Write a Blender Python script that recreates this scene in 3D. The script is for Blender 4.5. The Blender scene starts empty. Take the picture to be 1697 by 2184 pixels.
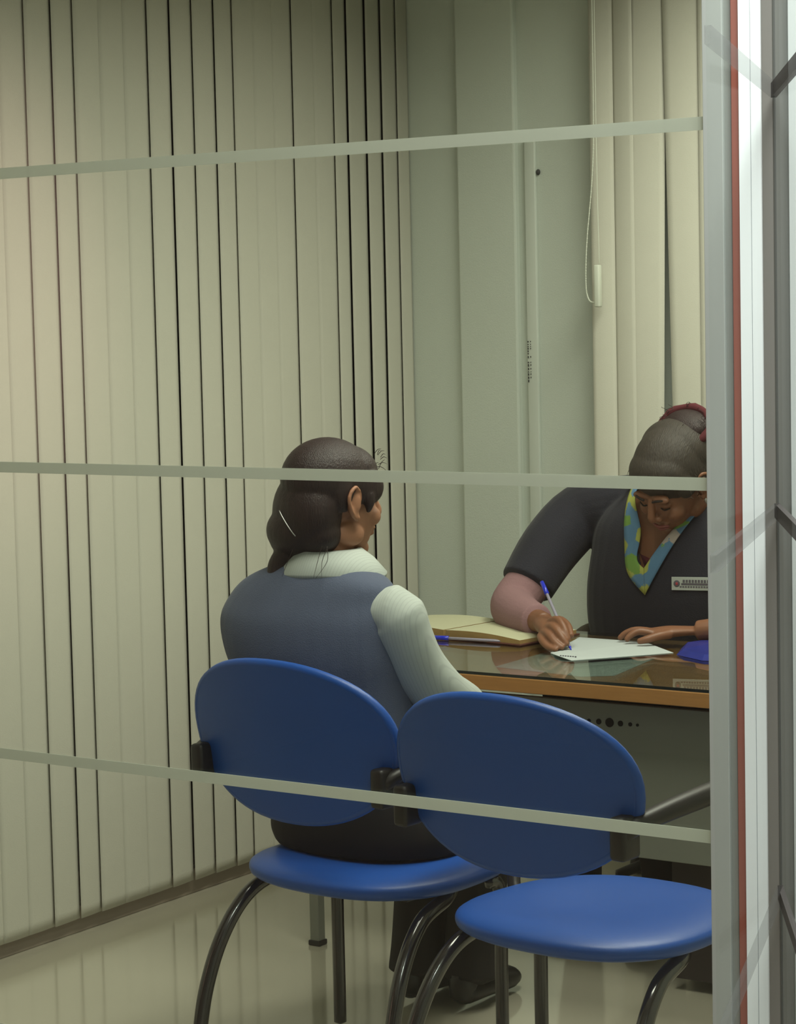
import bpy, bmesh, math, random
from mathutils import Vector, Matrix, Euler
from mathutils.bvhtree import BVHTree
random.seed(7)
S = bpy.context.scene
COL = S.collection

# ------------------------------------------------------------------ camera
F_PX = 4961.6
YAW, PITCH, ROLL = 0.5957, 0.08415, -0.02223
cam_d = bpy.data.cameras.new('camera'); cam = bpy.data.objects.new('camera', cam_d); COL.objects.link(cam)
fwd = Vector((-math.sin(YAW)*math.cos(PITCH), math.cos(YAW)*math.cos(PITCH), -math.sin(PITCH)))
rgt = Vector((math.cos(YAW), math.sin(YAW), 0)); upv = rgt.cross(fwd)
r2 = rgt*math.cos(ROLL)+upv*math.sin(ROLL); u2 = -rgt*math.sin(ROLL)+upv*math.cos(ROLL)
cam.matrix_world = Matrix(((r2.x, u2.x, -fwd.x, 0), (r2.y, u2.y, -fwd.y, 0), (r2.z, u2.z, -fwd.z, 1.6), (0, 0, 0, 1)))
cam_d.sensor_fit = 'VERTICAL'; cam_d.sensor_height = 24.0; cam_d.lens = F_PX*24.0/2184.0
cam_d.clip_start = 0.05
S.camera = cam

# ------------------------------------------------------------------ world, exposure
w = bpy.data.worlds.new('world'); S.world = w; w.use_nodes = True
w.node_tree.nodes['Background'].inputs[0].default_value = (0.75, 0.8, 0.75, 1)
w.node_tree.nodes['Background'].inputs[1].default_value = 0.02
S.view_settings.view_transform = 'Standard'; S.view_settings.look = 'None'
S.view_settings.gamma = 1.0; S.view_settings.exposure = 0.0
S.view_settings.use_curve_mapping = False
ROOM_W, HALL_W, WARM_W = 32.0, 43.0, 42.0

# ------------------------------------------------------------------ lights
def area(name, loc, rot, sx, sy, watts, col, spread=180):
    l = bpy.data.lights.new(name, 'AREA'); l.shape = 'RECTANGLE'; l.size = sx; l.size_y = sy
    l.energy = watts; l.color = col; l.spread = math.radians(spread)
    o = bpy.data.objects.new(name, l); COL.objects.link(o); o.location = loc; o.rotation_euler = rot
    o['kind'] = 'structure'
    return o
LC = (1.0, 0.995, 0.86)
area('ceiling_light', (-2.3, 3.7, 2.82), (0, 0, 0), 0.6, 1.2, ROOM_W*0.9, LC, 160)
area('ceiling_light', (-2.3, 5.2, 2.82), (0, 0, 0), 0.6, 1.0, ROOM_W*0.95, LC, 160)
area('added_hall_light', (-0.62, 1.70, 2.72), (0, 0, 0), 0.3, 1.0, HALL_W, (0.97, 1.0, 0.98))  # unseen lamp added close to the frame to brighten it
sp = bpy.data.lights.new('added_haze_spot', 'SPOT'); sp.energy = WARM_W*10; sp.color = (1.0, 0.72, 0.62); sp.spot_size = math.radians(75); sp.spot_blend = 1.0; sp.shadow_soft_size = 0.08  # unseen spot added for the warm haze reflected in the glass
so = bpy.data.objects.new('added_haze_spot', sp); COL.objects.link(so); so.location = (-3.6, -0.7, 1.95); so['kind'] = 'structure'
so.rotation_euler = (Vector((-5.2, -0.35, 1.65))-so.location).to_track_quat('-Z', 'Y').to_euler()

# ------------------------------------------------------------------ materials
def nmat(name):
    m = bpy.data.materials.new(name); m.use_nodes = True
    nt = m.node_tree; b = nt.nodes['Principled BSDF']
    return m, nt, b
def mat(name, col, rough=0.6, metal=0.0, spec=0.5, noise=0.0, nscale=20.0, bump=0.0, bscale=200.0, coat=0.0, sheen=0.0, stretch=(1, 1, 1)):
    m, nt, b = nmat(name)
    b.inputs['Base Color'].default_value = (*col, 1); b.inputs['Roughness'].default_value = rough
    b.inputs['Metallic'].default_value = metal; b.inputs['Specular IOR Level'].default_value = spec
    b.inputs['Coat Weight'].default_value = coat; b.inputs['Coat Roughness'].default_value = 0.08
    if sheen: b.inputs['Sheen Weight'].default_value = sheen
    tc = nt.nodes.new('ShaderNodeTexCoord'); mp = nt.nodes.new('ShaderNodeMapping'); mp.inputs['Scale'].default_value = stretch
    nt.links.new(tc.outputs['Object'], mp.inputs['Vector'])
    if noise:
        n = nt.nodes.new('ShaderNodeTexNoise'); n.inputs['Scale'].default_value = nscale; n.inputs['Detail'].default_value = 4
        nt.links.new(mp.outputs[0], n.inputs['Vector'])
        mx = nt.nodes.new('ShaderNodeMix'); mx.data_type = 'RGBA'
        mx.inputs[6].default_value = (*[c*(1-noise) for c in col], 1); mx.inputs[7].default_value = (*[min(1, c*(1+noise)) for c in col], 1)
        nt.links.new(n.outputs['Fac'], mx.inputs[0]); nt.links.new(mx.outputs[2], b.inputs['Base Color'])
    if bump:
        n2 = nt.nodes.new('ShaderNodeTexNoise'); n2.inputs['Scale'].default_value = bscale
        nt.links.new(mp.outputs[0], n2.inputs['Vector'])
        bp = nt.nodes.new('ShaderNodeBump'); bp.inputs['Strength'].default_value = bump; bp.inputs['Distance'].default_value = 0.002
        nt.links.new(n2.outputs['Fac'], bp.inputs['Height']); nt.links.new(bp.outputs[0], b.inputs['Normal'])
    return m
def glass(name, tint, f0=0.045, rough=0.0, graz=1.0, pw=5):
    m = bpy.data.materials.new(name); m.use_nodes = True; nt = m.node_tree; nt.nodes.clear()
    out = nt.nodes.new('ShaderNodeOutputMaterial'); mx = nt.nodes.new('ShaderNodeMixShader')
    t = nt.nodes.new('ShaderNodeBsdfTransparent'); t.inputs[0].default_value = (*tint, 1)
    g = nt.nodes.new('ShaderNodeBsdfGlossy'); g.inputs['Roughness'].default_value = rough
    lw = nt.nodes.new('ShaderNodeLayerWeight'); lw.inputs[0].default_value = 0.5
    p = nt.nodes.new('ShaderNodeMath'); p.operation = 'POWER'; p.inputs[1].default_value = pw
    ma = nt.nodes.new('ShaderNodeMath'); ma.operation = 'MULTIPLY_ADD'; ma.inputs[1].default_value = (1-f0)*graz; ma.inputs[2].default_value = f0
    nt.links.new(lw.outputs['Facing'], p.inputs[0]); nt.links.new(p.outputs[0], ma.inputs[0])
    nt.links.new(ma.outputs[0], mx.inputs[0]); nt.links.new(t.outputs[0], mx.inputs[1]); nt.links.new(g.outputs[0], mx.inputs[2])
    nt.links.new(mx.outputs[0], out.inputs[0])
    return m
def tape_mat(name, col, clear, transl=0.45):
    m = bpy.data.materials.new(name); m.use_nodes = True; nt = m.node_tree; nt.nodes.clear()
    out = nt.nodes.new('ShaderNodeOutputMaterial')
    d = nt.nodes.new('ShaderNodeBsdfDiffuse'); d.inputs[0].default_value = (*col, 1)
    tl = nt.nodes.new('ShaderNodeBsdfTranslucent'); tl.inputs[0].default_value = (*col, 1)
    t = nt.nodes.new('ShaderNodeBsdfTransparent')
    a = nt.nodes.new('ShaderNodeMixShader'); a.inputs[0].default_value = transl
    c = nt.nodes.new('ShaderNodeMixShader'); c.inputs[0].default_value = clear
    nt.links.new(d.outputs[0], a.inputs[1]); nt.links.new(tl.outputs[0], a.inputs[2])
    nt.links.new(a.outputs[0], c.inputs[1]); nt.links.new(t.outputs[0], c.inputs[2]); nt.links.new(c.outputs[0], out.inputs[0])
    return m
M = dict(
    wall=mat('painted_wall', (0.62, 0.665, 0.60), 0.85, bump=0.4, bscale=260, noise=0.03, nscale=3),
    hall=mat('hall_paint', (0.42, 0.36, 0.33), 0.9),
    ceil=mat('ceiling_paint', (0.7, 0.7, 0.66), 0.9),
    floor=mat('glazed_floor', (0.50, 0.47, 0.37), 0.10, spec=1.0, noise=0.04, nscale=2.5, coat=0.6),
    skirt=mat('skirting', (0.36, 0.30, 0.24), 0.6, noise=0.1, nscale=8),
    slat=mat('blind_fabric', (0.57, 0.555, 0.475), 0.8, bump=0.25, bscale=300, noise=0.025, nscale=10),
    night=mat('night_glass', (0.012, 0.008, 0.016), 0.3),
    cord=mat('cord_beads', (0.75, 0.78, 0.68), 0.5),
    pvc=mat('white_pvc', (0.62, 0.66, 0.6), 0.45),
    ink=mat('dark_print', (0.05, 0.05, 0.05), 0.7),
    alu=mat('grey_aluminium', (0.43, 0.45, 0.43), 0.45, noise=0.03, nscale=5, stretch=(1, 1, 0.2)),
    alud=mat('grey_aluminium_edge', (0.30, 0.31, 0.29), 0.5),
    white=mat('white_lit_aluminium', (0.90, 0.92, 0.94), 0.4),  # tone raised for a face turned to the lamp
    groove=mat('grey_shaded_channel', (0.25, 0.235, 0.22), 0.6),  # tone lowered for faces turned away from the lamp
    groove2=mat('grey_shaded_channel_cool', (0.21, 0.215, 0.20), 0.6),
    seam=mat('rubber_seam', (0.10, 0.10, 0.095), 0.7),
    red=mat('red_gasket', (0.34, 0.10, 0.07), 0.6),
    panel=mat('white_laminate', (0.60, 0.64, 0.63), 0.5),
    pane=glass('clear_pane', (0.95, 0.97, 0.94)),
    pane2=glass('side_pane', (0.98, 0.99, 0.98), 0.005, 0.0, 0.06),
    desk_glass=glass('desk_glass', (0.90, 0.95, 0.91), 0.045, 0.0, 1.0, 4),
    glass_edge=mat('dark_glass_edge', (0.015, 0.02, 0.018), 0.2),
    tape=tape_mat('frosted_tape', (0.60, 0.63, 0.54), 0.18),
    tape_backlit=tape_mat('backlit_grey_tape', (0.16, 0.145, 0.14), 0.30, 0.2),  # frosted tape with its backlit darkness put into the colour
    faint_reflection=tape_mat('painted_reflection', (0.24, 0.24, 0.24), 0.80, 0.3),  # colour of faint lines that imitate a reflection
    blue=mat('blue_plastic', (0.010, 0.076, 0.36), 0.42, spec=0.5, noise=0.08, nscale=5, bump=0.12, bscale=500),
    black=mat('black_plastic', (0.016, 0.013, 0.014), 0.45, noise=0.2, nscale=30),
    tube=mat('black_lacquered_tube', (0.012, 0.008, 0.010), 0.18, spec=0.8, coat=0.5),
    wood=mat('desk_wood', (0.42, 0.20, 0.06), 0.5, noise=0.18, nscale=9, stretch=(1, 14, 14)),
    woodtop=mat('desk_top_wood', (0.34, 0.16, 0.06), 0.55, noise=0.15, nscale=6, stretch=(1, 10, 1)),
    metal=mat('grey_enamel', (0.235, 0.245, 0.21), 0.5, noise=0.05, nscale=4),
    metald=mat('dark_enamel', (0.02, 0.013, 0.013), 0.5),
    hole=mat('vent_hole', (0.006, 0.005, 0.005), 0.9),
    skin1=mat('skin_light', (0.35, 0.16, 0.09), 0.55, noise=0.07, nscale=30),
    skin2=mat('skin_brown', (0.215, 0.09, 0.045), 0.5, noise=0.1, nscale=25),
    lip=mat('lips', (0.25, 0.07, 0.06), 0.5),
    hair1=mat('dark_brown_hair', (0.024, 0.011, 0.011), 0.5, noise=0.45, nscale=26, bump=0.8, bscale=90, stretch=(6, 6, 0.6)),
    hair2=mat('greying_hair', (0.040, 0.031, 0.024), 0.6, noise=0.4, nscale=30, bump=0.9, bscale=90, stretch=(6, 1, 1)),
    vest=mat('grey_blue_weave', (0.085, 0.103, 0.165), 0.9, noise=0.12, nscale=16, bump=0.5, bscale=420, sheen=0.1),
    navy=mat('navy_cloth', (0.013, 0.013, 0.023), 0.85, noise=0.25, nscale=10, bump=0.5, bscale=300, sheen=0.1),
    trouser=mat('black_trouser', (0.009, 0.007, 0.008), 0.85, noise=0.2, nscale=8),
    pink=mat('pink_cotton', (0.28, 0.155, 0.165), 0.9, noise=0.06, nscale=14, bump=0.4, bscale=200),
    maroon=mat('maroon_cotton', (0.09, 0.012, 0.018), 0.9),
    shoe=mat('shoe_leather', (0.010, 0.009, 0.010), 0.35),
    pin=mat('bobby_pin', (0.55, 0.55, 0.55), 0.3, metal=0.8),
    paper=mat('white_paper', (0.45, 0.49, 0.49), 0.8),
    page=mat('cream_page', (0.50, 0.49, 0.33), 0.8, noise=0.04, nscale=12),
    pages=mat('page_edges', (0.34, 0.22, 0.08), 0.7, noise=0.25, nscale=30, stretch=(1, 1, 30)),
    cover=mat('brown_cover', (0.09, 0.025, 0.018), 0.6),
    penblue=mat('blue_pen_plastic', (0.02, 0.035, 0.55), 0.25),
    penclear=mat('pen_barrel', (0.30, 0.28, 0.36), 0.2),
    steel=mat('pen_tip', (0.5, 0.5, 0.5), 0.3, metal=1.0),
    bluecloth=mat('blue_wrap', (0.012, 0.02, 0.20), 0.35, noise=0.3, nscale=30),
    emblem=mat('red_emblem', (0.35, 0.04, 0.06), 0.6),
    badgew=mat('badge_white', (0.42, 0.45, 0.42), 0.5),
    badget=mat('badge_grey_text', (0.10, 0.09, 0.11), 0.7),
    olive=mat('olive_upholstery', (0.07, 0.055, 0.035), 0.8, noise=0.15, nscale=14),
    eye=mat('eye_white', (0.5, 0.48, 0.45), 0.3),
    brow=mat('brow_hair', (0.02, 0.013, 0.01), 0.8),
    lamp=mat('lamp_housing', (0.7, 0.7, 0.7), 0.5),
)
# striped shirt: fine vertical pinstripes
def shirt_mat():
    m, nt, b = nmat('pinstriped_shirt'); b.inputs['Roughness'].default_value = 0.85
    tc = nt.nodes.new('ShaderNodeTexCoord'); mp = nt.nodes.new('ShaderNodeMapping')
    wv = nt.nodes.new('ShaderNodeTexWave'); wv.inputs['Scale'].default_value = 50; wv.inputs['Distortion'].default_value = 0.4; wv.bands_direction = 'X'
    rp = nt.nodes.new('ShaderNodeValToRGB'); rp.color_ramp.elements[0].color = (0.41, 0.44, 0.42, 1); rp.color_ramp.elements[1].color = (0.46, 0.50, 0.47, 1)
    rp.color_ramp.elements[0].position = 0.0; rp.color_ramp.elements[1].position = 0.25
    nt.links.new(tc.outputs['Object'], mp.inputs[0]); nt.links.new(mp.outputs[0], wv.inputs[0]); nt.links.new(wv.outputs['Fac'], rp.inputs[0]); nt.links.new(rp.outputs[0], b.inputs['Base Color'])
    return m
M['shirt'] = shirt_mat()
def floral():
    m, nt, b = nmat('floral_print'); b.inputs['Roughness'].default_value = 0.8
    tc = nt.nodes.new('ShaderNodeTexCoord')
    v = nt.nodes.new('ShaderNodeTexVoronoi'); v.inputs['Scale'].default_value = 24; v.inputs['Randomness'].default_value = 0.9
    nz = nt.nodes.new('ShaderNodeTexNoise'); nz.inputs['Scale'].default_value = 60
    rp = nt.nodes.new('ShaderNodeValToRGB'); rp.color_ramp.interpolation = 'CONSTANT'
    sep = nt.nodes.new('ShaderNodeSeparateColor')
    e = rp.color_ramp.elements; e[0].color = (0.09, 0.20, 0.34, 1); e[1].position = 0.40; e[1].color = (0.36, 0.38, 0.08, 1)
    x = rp.color_ramp.elements.new(0.70); x.color = (0.10, 0.22, 0.36, 1)
    x = rp.color_ramp.elements.new(0.84); x.color = (0.38, 0.33, 0.30, 1)
    x = rp.color_ramp.elements.new(0.93); x.color = (0.16, 0.30, 0.06, 1)
    ad = nt.nodes.new('ShaderNodeVectorMath'); ad.operation = 'MULTIPLY_ADD'; ad.inputs[1].default_value = (0.012,)*3
    nt.links.new(nz.outputs['Color'], ad.inputs[0]); nt.links.new(tc.outputs['Object'], ad.inputs[2])
    nt.links.new(ad.outputs[0], v.inputs['Vector']); nt.links.new(v.outputs['Color'], sep.inputs[0])
    nt.links.new(sep.outputs[0], rp.inputs[0]); nt.links.new(rp.outputs[0], b.inputs['Base Color'])
    return m
M['floral'] = floral()

# ------------------------------------------------------------------ mesh helpers
def tagit(o, label=None, cat=None, group=None, kind=None):
    if label: o['label'] = label
    if cat: o['category'] = cat
    if group: o['group'] = group
    if kind: o['kind'] = kind
    return o
def thing(name, label, cat, loc, group=None):
    o = bpy.data.objects.new(name, None); COL.objects.link(o); o.location = loc; o.empty_display_size = 0.1
    return tagit(o, label, cat, group)
def link(name, me, m, parent=None, smooth=True, world=True):
    """vertices are in world metres; when parented they are shifted to the parent's origin"""
    o = bpy.data.objects.new(name, me); COL.objects.link(o)
    if m is not None: me.materials.append(m)
    if parent is not None:
        if world:
            off = Vector((0, 0, 0)); p = parent
            while p is not None: off += p.location; p = p.parent
            me.transform(Matrix.Translation(-off))
        o.parent = parent
    if smooth:
        for p in me.polygons: p.use_smooth = True
    return o
def obj(name, bm, m, parent=None, smooth=True, world=True, auto=False):
    bmesh.ops.recalc_face_normals(bm, faces=bm.faces)
    me = bpy.data.meshes.new(name); bm.to_mesh(me); bm.free()
    o = link(name, me, m, parent, smooth, world)
    if auto:
        for e in me.edges: pass
        try: me.set_sharp_from_angle(angle=math.radians(35))
        except Exception: pass
    return o
def origin_to(o, loc):
    o.data.transform(Matrix.Translation(-Vector(loc))); o.location = loc
    return o
def add_box(bm, x0, x1, y0, y1, z0, z1, bev=0.0, mtx=None):
    r = bmesh.ops.create_cube(bm, size=1.0); vs = r['verts']
    bmesh.ops.transform(bm, matrix=Matrix.Translation(((x0+x1)/2, (y0+y1)/2, (z0+z1)/2)) @ Matrix.Diagonal((abs(x1-x0), abs(y1-y0), abs(z1-z0), 1)), verts=vs)
    if bev:
        es = list({e for v in vs for e in v.link_edges})
        rr = bmesh.ops.bevel(bm, geom=es, offset=bev, segments=2, affect='EDGES', profile=0.5)
        vs = list({v for f in rr['faces'] for v in f.verts} | {v for v in vs if v.is_valid})
    if mtx is not None: bmesh.ops.transform(bm, matrix=mtx, verts=vs)
    return bm
def box(x0, x1, y0, y1, z0, z1, bev=0.0, mtx=None): return add_box(bmesh.new(), x0, x1, y0, y1, z0, z1, bev, mtx)
def cat_rom(pts, n=6):
    P = [tuple(p) for p in pts]
    P = [P[0]] + P + [P[-1]]; out = []
    for i in range(1, len(P)-2):
        for k in range(n):
            t = k/n; a, b, c, d = P[i-1], P[i], P[i+1], P[i+2]
            out.append(tuple(0.5*((2*b[j])+(-a[j]+c[j])*t+(2*a[j]-5*b[j]+4*c[j]-d[j])*t*t+(-a[j]+3*b[j]-3*c[j]+d[j])*t**3) for j in range(len(b))))
    out.append(P[-2]); return out
def add_tube(bm, pts, seg=14, sm=5, flat=1.0, side=None):
    """pts: (x,y,z,r); flat squashes the section across 'side' axis"""
    if sm: pts = cat_rom(pts, sm)
    n = len(pts); C = [Vector(p[:3]) for p in pts]
    T = [(C[min(i+1, n-1)]-C[max(i-1, 0)]).normalized() for i in range(n)]
    ref = Vector(side) if side else (Vector((0, 0, 1)) if abs(T[0].z) < 0.9 else Vector((1, 0, 0)))
    u = (ref - T[0]*ref.dot(T[0])).normalized(); rings = []
    for i in range(n):
        u = (u - T[i]*u.dot(T[i])).normalized(); v = T[i].cross(u)
        rings.append([bm.verts.new(C[i]+(u*math.cos(2*math.pi*k/seg)*flat+v*math.sin(2*math.pi*k/seg))*max(pts[i][3], 1e-4)) for k in range(seg)])
    for a, b in zip(rings, rings[1:]):
        for k in range(seg): bm.faces.new((a[k], a[(k+1) % seg], b[(k+1) % seg], b[k]))
    for rg, c, t, r in ((rings[0], C[0], -T[0], pts[0][3]), (rings[-1], C[-1], T[-1], pts[-1][3])):
        p = bm.verts.new(c+t*r*0.5)
        for k in range(seg): bm.faces.new((rg[k], rg[(k+1) % seg], p))
    return bm
def tube(pts, seg=14, sm=5, flat=1.0, side=None): return add_tube(bmesh.new(), pts, seg, sm, flat, side)
def add_ell(bm, c, r, mtx=None, u=20, v=14):
    s = bmesh.ops.create_uvsphere(bm, u_segments=u, v_segments=v, radius=1.0)['verts']
    m = Matrix.Translation(c) @ Matrix.Diagonal((*r, 1))
    if mtx is not None: m = mtx @ m
    bmesh.ops.transform(bm, matrix=m, verts=s); return bm
def add_loft(bm, rings, seg=32, power=2.0, cap=True, sm=5):
    """rings: (x,y,z,rx,ry) horizontal super-ellipses, interpolated"""
    if sm: rings = cat_rom(rings, sm)
    R = []
    for (x, y, z, rx, ry) in rings:
        ring = []
        for k in range(seg):
            a = 2*math.pi*k/seg; c, s = math.cos(a), math.sin(a)
            ring.append(bm.verts.new((x+math.copysign(abs(c)**(2/power), c)*rx, y+math.copysign(abs(s)**(2/power), s)*ry, z)))
        R.append(ring)
    for a, b in zip(R, R[1:]):
        for k in range(seg): bm.faces.new((a[k], a[(k+1) % seg], b[(k+1) % seg], b[k]))
    if cap: bm.faces.new(R[0]); bm.faces.new(R[-1])
    return bm
def remesh(bm, voxel=0.005, smooth=3, factor=0.5):
    bmesh.ops.recalc_face_normals(bm, faces=bm.faces)
    me = bpy.data.meshes.new('tmp'); bm.to_mesh(me); bm.free()
    o = bpy.data.objects.new('tmp', me); COL.objects.link(o)
    r = o.modifiers.new('r', 'REMESH'); r.mode = 'VOXEL'; r.voxel_size = voxel
    if smooth:
        s = o.modifiers.new('s', 'SMOOTH'); s.iterations = smooth; s.factor = factor
    dg = bpy.context.evaluated_depsgraph_get(); dg.update()
    me2 = bpy.data.meshes.new_from_object(o.evaluated_get(dg))
    bpy.data.objects.remove(o); bpy.data.meshes.remove(me)
    return me2
def prism(poly, z0, z1):
    bm = bmesh.new(); a = [bm.verts.new((x, y, z0)) for x, y in poly]; b = [bm.verts.new((x, y, z1)) for x, y in poly]
    n = len(poly); bm.faces.new(a); bm.faces.new(b)
    for i in range(n): bm.faces.new((a[i], a[(i+1) % n], b[(i+1) % n], b[i]))
    return bm
def struct(name, bm, m, parent=None, smooth=False):
    o = obj(name, bm, m, parent, smooth=smooth)
    if parent is None: o['kind'] = 'structure'
    return o

# ------------------------------------------------------------------ room
XL, YB, XR, YG = -4.065, 6.108, -0.45, 2.40
struct('floor', box(-5.3, 0.6, -2.7, 6.3, -0.1, 0.0), M['floor'])
struct('ceiling', box(-5.3, 0.6, -2.7, 6.3, 2.9, 3.0), M['ceil'])
wb = box(-4.3, 0.6, YB, YB+0.15, 0, 2.9)
struct('wall_back', wb, M['wall'])
struct('trim_1', box(-3.88, -3.672, YB-0.022, YB+0.01, 0, 2.9, 0.006), M['wall'])
struct('wall_right', box(XR, XR+0.1, YG, YB, 0, 2.9), M['wall'])
struct('wall_left', box(-4.30, -4.13, YG-0.05, YB, 0, 0.0601), M['skirt'])
struct('baseboard_left', box(-4.13, -4.092, YG, YB, 0, 0.07, 0.003), M['skirt'])
win = struct('window_1', box(-4.20, -4.12, YG-0.05, YB, 0.06, 2.9), M['night'])
struct('wall_hall_back', box(-5.3, 0.6, -2.7, -2.6, 0, 2.9), M['hall'])
struct('wall_hall_left', box(-5.3, -5.2, -2.6, YG, 0, 2.9), M['hall'])
struct('wall_hall_front', box(-5.2, -4.16, YG-0.05, YG+0.05, 0, 2.9), M['hall'])
struct('wall_hall_right', box(0.5, 0.6, -2.6, YG, 0, 2.9), M['panel'])

# ------------------------------------------------------------------ vertical blinds
def slat_mesh(wd, z0, z1, bow=0.006):
    bm = bmesh.new(); n = 6; t = 0.0006; rows = []
    for z in (z0, z0+0.03, z1):
        row = []
        for k in range(n+1):
            s = k/n*2-1; row.append((s*wd/2, bow*(1-s*s), z))
        rows.append(row)
    top = [[bm.verts.new(p) for p in r] for r in rows]; bot = [[bm.verts.new((p[0], p[1]-t, p[2])) for p in r] for r in rows]
    for i in range(2):
        for k in range(n):
            bm.faces.new((top[i][k], top[i][k+1], top[i+1][k+1], top[i+1][k])); bm.faces.new((bot[i][k], bot[i+1][k], bot[i+1][k+1], bot[i][k+1]))
        for k in (0, n): bm.faces.new((top[i][k], bot[i][k], bot[i+1][k], top[i+1][k]))
    for k in range(n):
        for i in (0, 2): bm.faces.new((top[i][k], top[i][k+1], bot[i][k+1], bot[i][k]))
    return bm
ZB = 0.046
bl = thing('vertical_blind', 'long cream vertical blind covering the left wall beside the seated visitor', 'blind', (-4.065, 4.3, 2.86))
# (left edge y, visible gap before this slat)
edges = [2.50, 2.594, 2.688, 2.78, 2.875, 2.97, 3.065, 3.16, 3.253, 3.346, 3.44, 3.534, 3.627, 3.72, 3.813, 3.907, 4.0, 4.093, 4.187, 4.28,
         4.374, 4.474, 4.556, 4.655, 4.752, 4.851, 4.947, 5.041, 5.138, 5.220, 5.315, 5.405, 5.498, 5.605, 5.702, 5.775, 5.873, 5.956, 6.038, 6.105]
gaps = {4.28: .0, 4.374: .0025, 4.474: .0065, 4.556: .003, 4.851: .005, 4.947: .009, 5.041: .0045, 5.138: .006, 5.220: .0012, 5.498: .0035, 5.702: .002,
        5.775: .010, 5.873: .011, 5.956: .010, 6.038: .004, 3.813: .005, 3.907: .006, 3.253: .005, 3.534: .004}
dl = 0.0032
for a, b in zip(edges, edges[1:]):
    g = gaps.get(b, None)
    if g is None: g = -0.010          # overlapping: no light between
    last = (b == 6.105)
    dL = dl if gaps.get(a) else 0.0005; dR = dl if gaps.get(b) else 0.0005
    wd = (b-a) + (0 if last else 1.36*2*dl - g) if gaps.get(b) else (b-a)+(0 if last else .010)
    bm = slat_mesh(wd, ZB, 2.85, 0.0018)
    ang = math.asin((dL+dR)/wd)
    # local x -> world +Y, bulge -> world +X ; left edge (low Y) forward
    m = Matrix.Translation((-4.065+(dL-dR)/2, a+wd/2, 0)) @ Matrix.Rotation(ang, 4, 'Z') @ Matrix(((0, 1, 0, 0), (1, 0, 0, 0), (0, 0, 1, 0), (0, 0, 0, 1)))
    bmesh.ops.transform(bm, matrix=m, verts=bm.verts)
    obj('slat', bm, M['slat'], bl)
obj('headrail', box(-4.09, -4.04, 2.46, 6.10, 2.855, 2.895, 0.003), M['pvc'], bl)
br = thing('vertical_blind', 'cream vertical blind with hanging pull cord on the back wall behind the writing woman', 'blind', (-2.5, 6.05, 2.86))
be = [(-3.384, -3.312, 0, 12), (-3.316, -3.238, 0, -14), (-3.244, -3.130, -.0165, 4), (-3.150, -3.020, .0165, 3)]
x = -3.03
while x < -0.6: be.append((x, x+0.1, 0, 7)); x += 0.088
for i, (a, b, lean, deg) in enumerate(be):
    bm = slat_mesh(b-a, ZB, 2.85, 0.005)
    bmesh.ops.transform(bm, matrix=Matrix.Rotation(math.pi, 4, 'Z'), verts=bm.verts)
    m = Matrix.Translation(((a+b)/2, 6.045, 2.85)) @ Matrix.Rotation(-lean, 4, 'Y') @ Matrix.Rotation(math.radians(deg), 4, 'Z') @ Matrix.Translation((0, 0, -2.85))
    bmesh.ops.transform(bm, matrix=m, verts=bm.verts)
    obj('slat', bm, M['slat'], br)
obj('headrail', box(-3.40, -0.55, 6.02, 6.075, 2.855, 2.895, 0.003), M['pvc'], br)
cp = [(-3.352, 6.005, 2.85, .0016), (-3.352, 6.005, 2.2, .0016), (-3.356, 6.0, 2.0, .0016), (-3.372, 5.99, 1.80, .0016), (-3.377, 5.99, 1.68, .0016), (-3.368, 5.99, 1.635, .0016), (-3.35, 5.99, 1.625, .0016)]
cb = tube(cp, 6, 8); add_tube(cb, [(-3.344, 6.005, 2.85, .0014), (-3.344, 6.005, 2.1, .0014), (-3.337, 6.0, 1.735, .0014)], 6, 8)
cpath = cat_rom(cp, 40)
for q in cpath[::3]: bmesh.ops.create_icosphere(cb, subdivisions=1, radius=0.0026, matrix=Matrix.Translation(q[:3]))
cord = obj('pull_cord', cb, M['cord'], br)
obj('cord_weight', box(-3.345, -3.327, 5.978, 5.998, 1.612, 1.735, 0.004), M['cord'], cord)

# conduit on the back wall, with its printed marking and a screw
cd = thing('cable_trunking', 'thin pale vertical cable trunking on the back wall with a dark printed line', 'trunking', (-3.625, YB, 1.0))
obj('trunking_channel', box(-3.643, -3.607, YB-0.014, YB, 0.1, 2.12, 0.002), M['pvc'], cd)
tb = bmesh.new(); z = 1.515
while z > 1.395:
    h = random.uniform(0.003, 0.009)
    if not (1.452 < z < 1.462): add_box(tb, -3.641, -3.638 if z > 1.455 else -3.6375, YB-0.0155, YB-0.0135, z-h, z)
    if random.random() < 0.6: add_box(tb, -3.632, -3.630, YB-0.0155, YB-0.0135, z-h*0.7, z)
    z -= h+random.uniform(0.002, 0.005)
obj('printed_marking', tb, M['ink'], cd, smooth=False)
sb = bmesh.new(); add_ell(sb, (-3.600, YB-0.004, 2.022), (0.0065, 0.006, 0.009))
tagit(obj('wall_screw', sb, M['ink']), 'small black screw head in the back wall beside the top of the cable trunking', 'screw')

# ------------------------------------------------------------------ glass partition with frosted stripes
XP = -1.205
gl = struct('window_2', box(-4.16, XP+0.01, YG-0.003, YG+0.003, 0.03, 2.9), M['pane'])
for z in (0.585, 0.990, 1.400, 1.809, 2.215):
    s = obj('frosted_stripe', box(-4.16, XP+0.01, YG-0.0046, YG-0.0034, z-0.0075, z+0.0075), M['tape'], gl, smooth=False)
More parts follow.
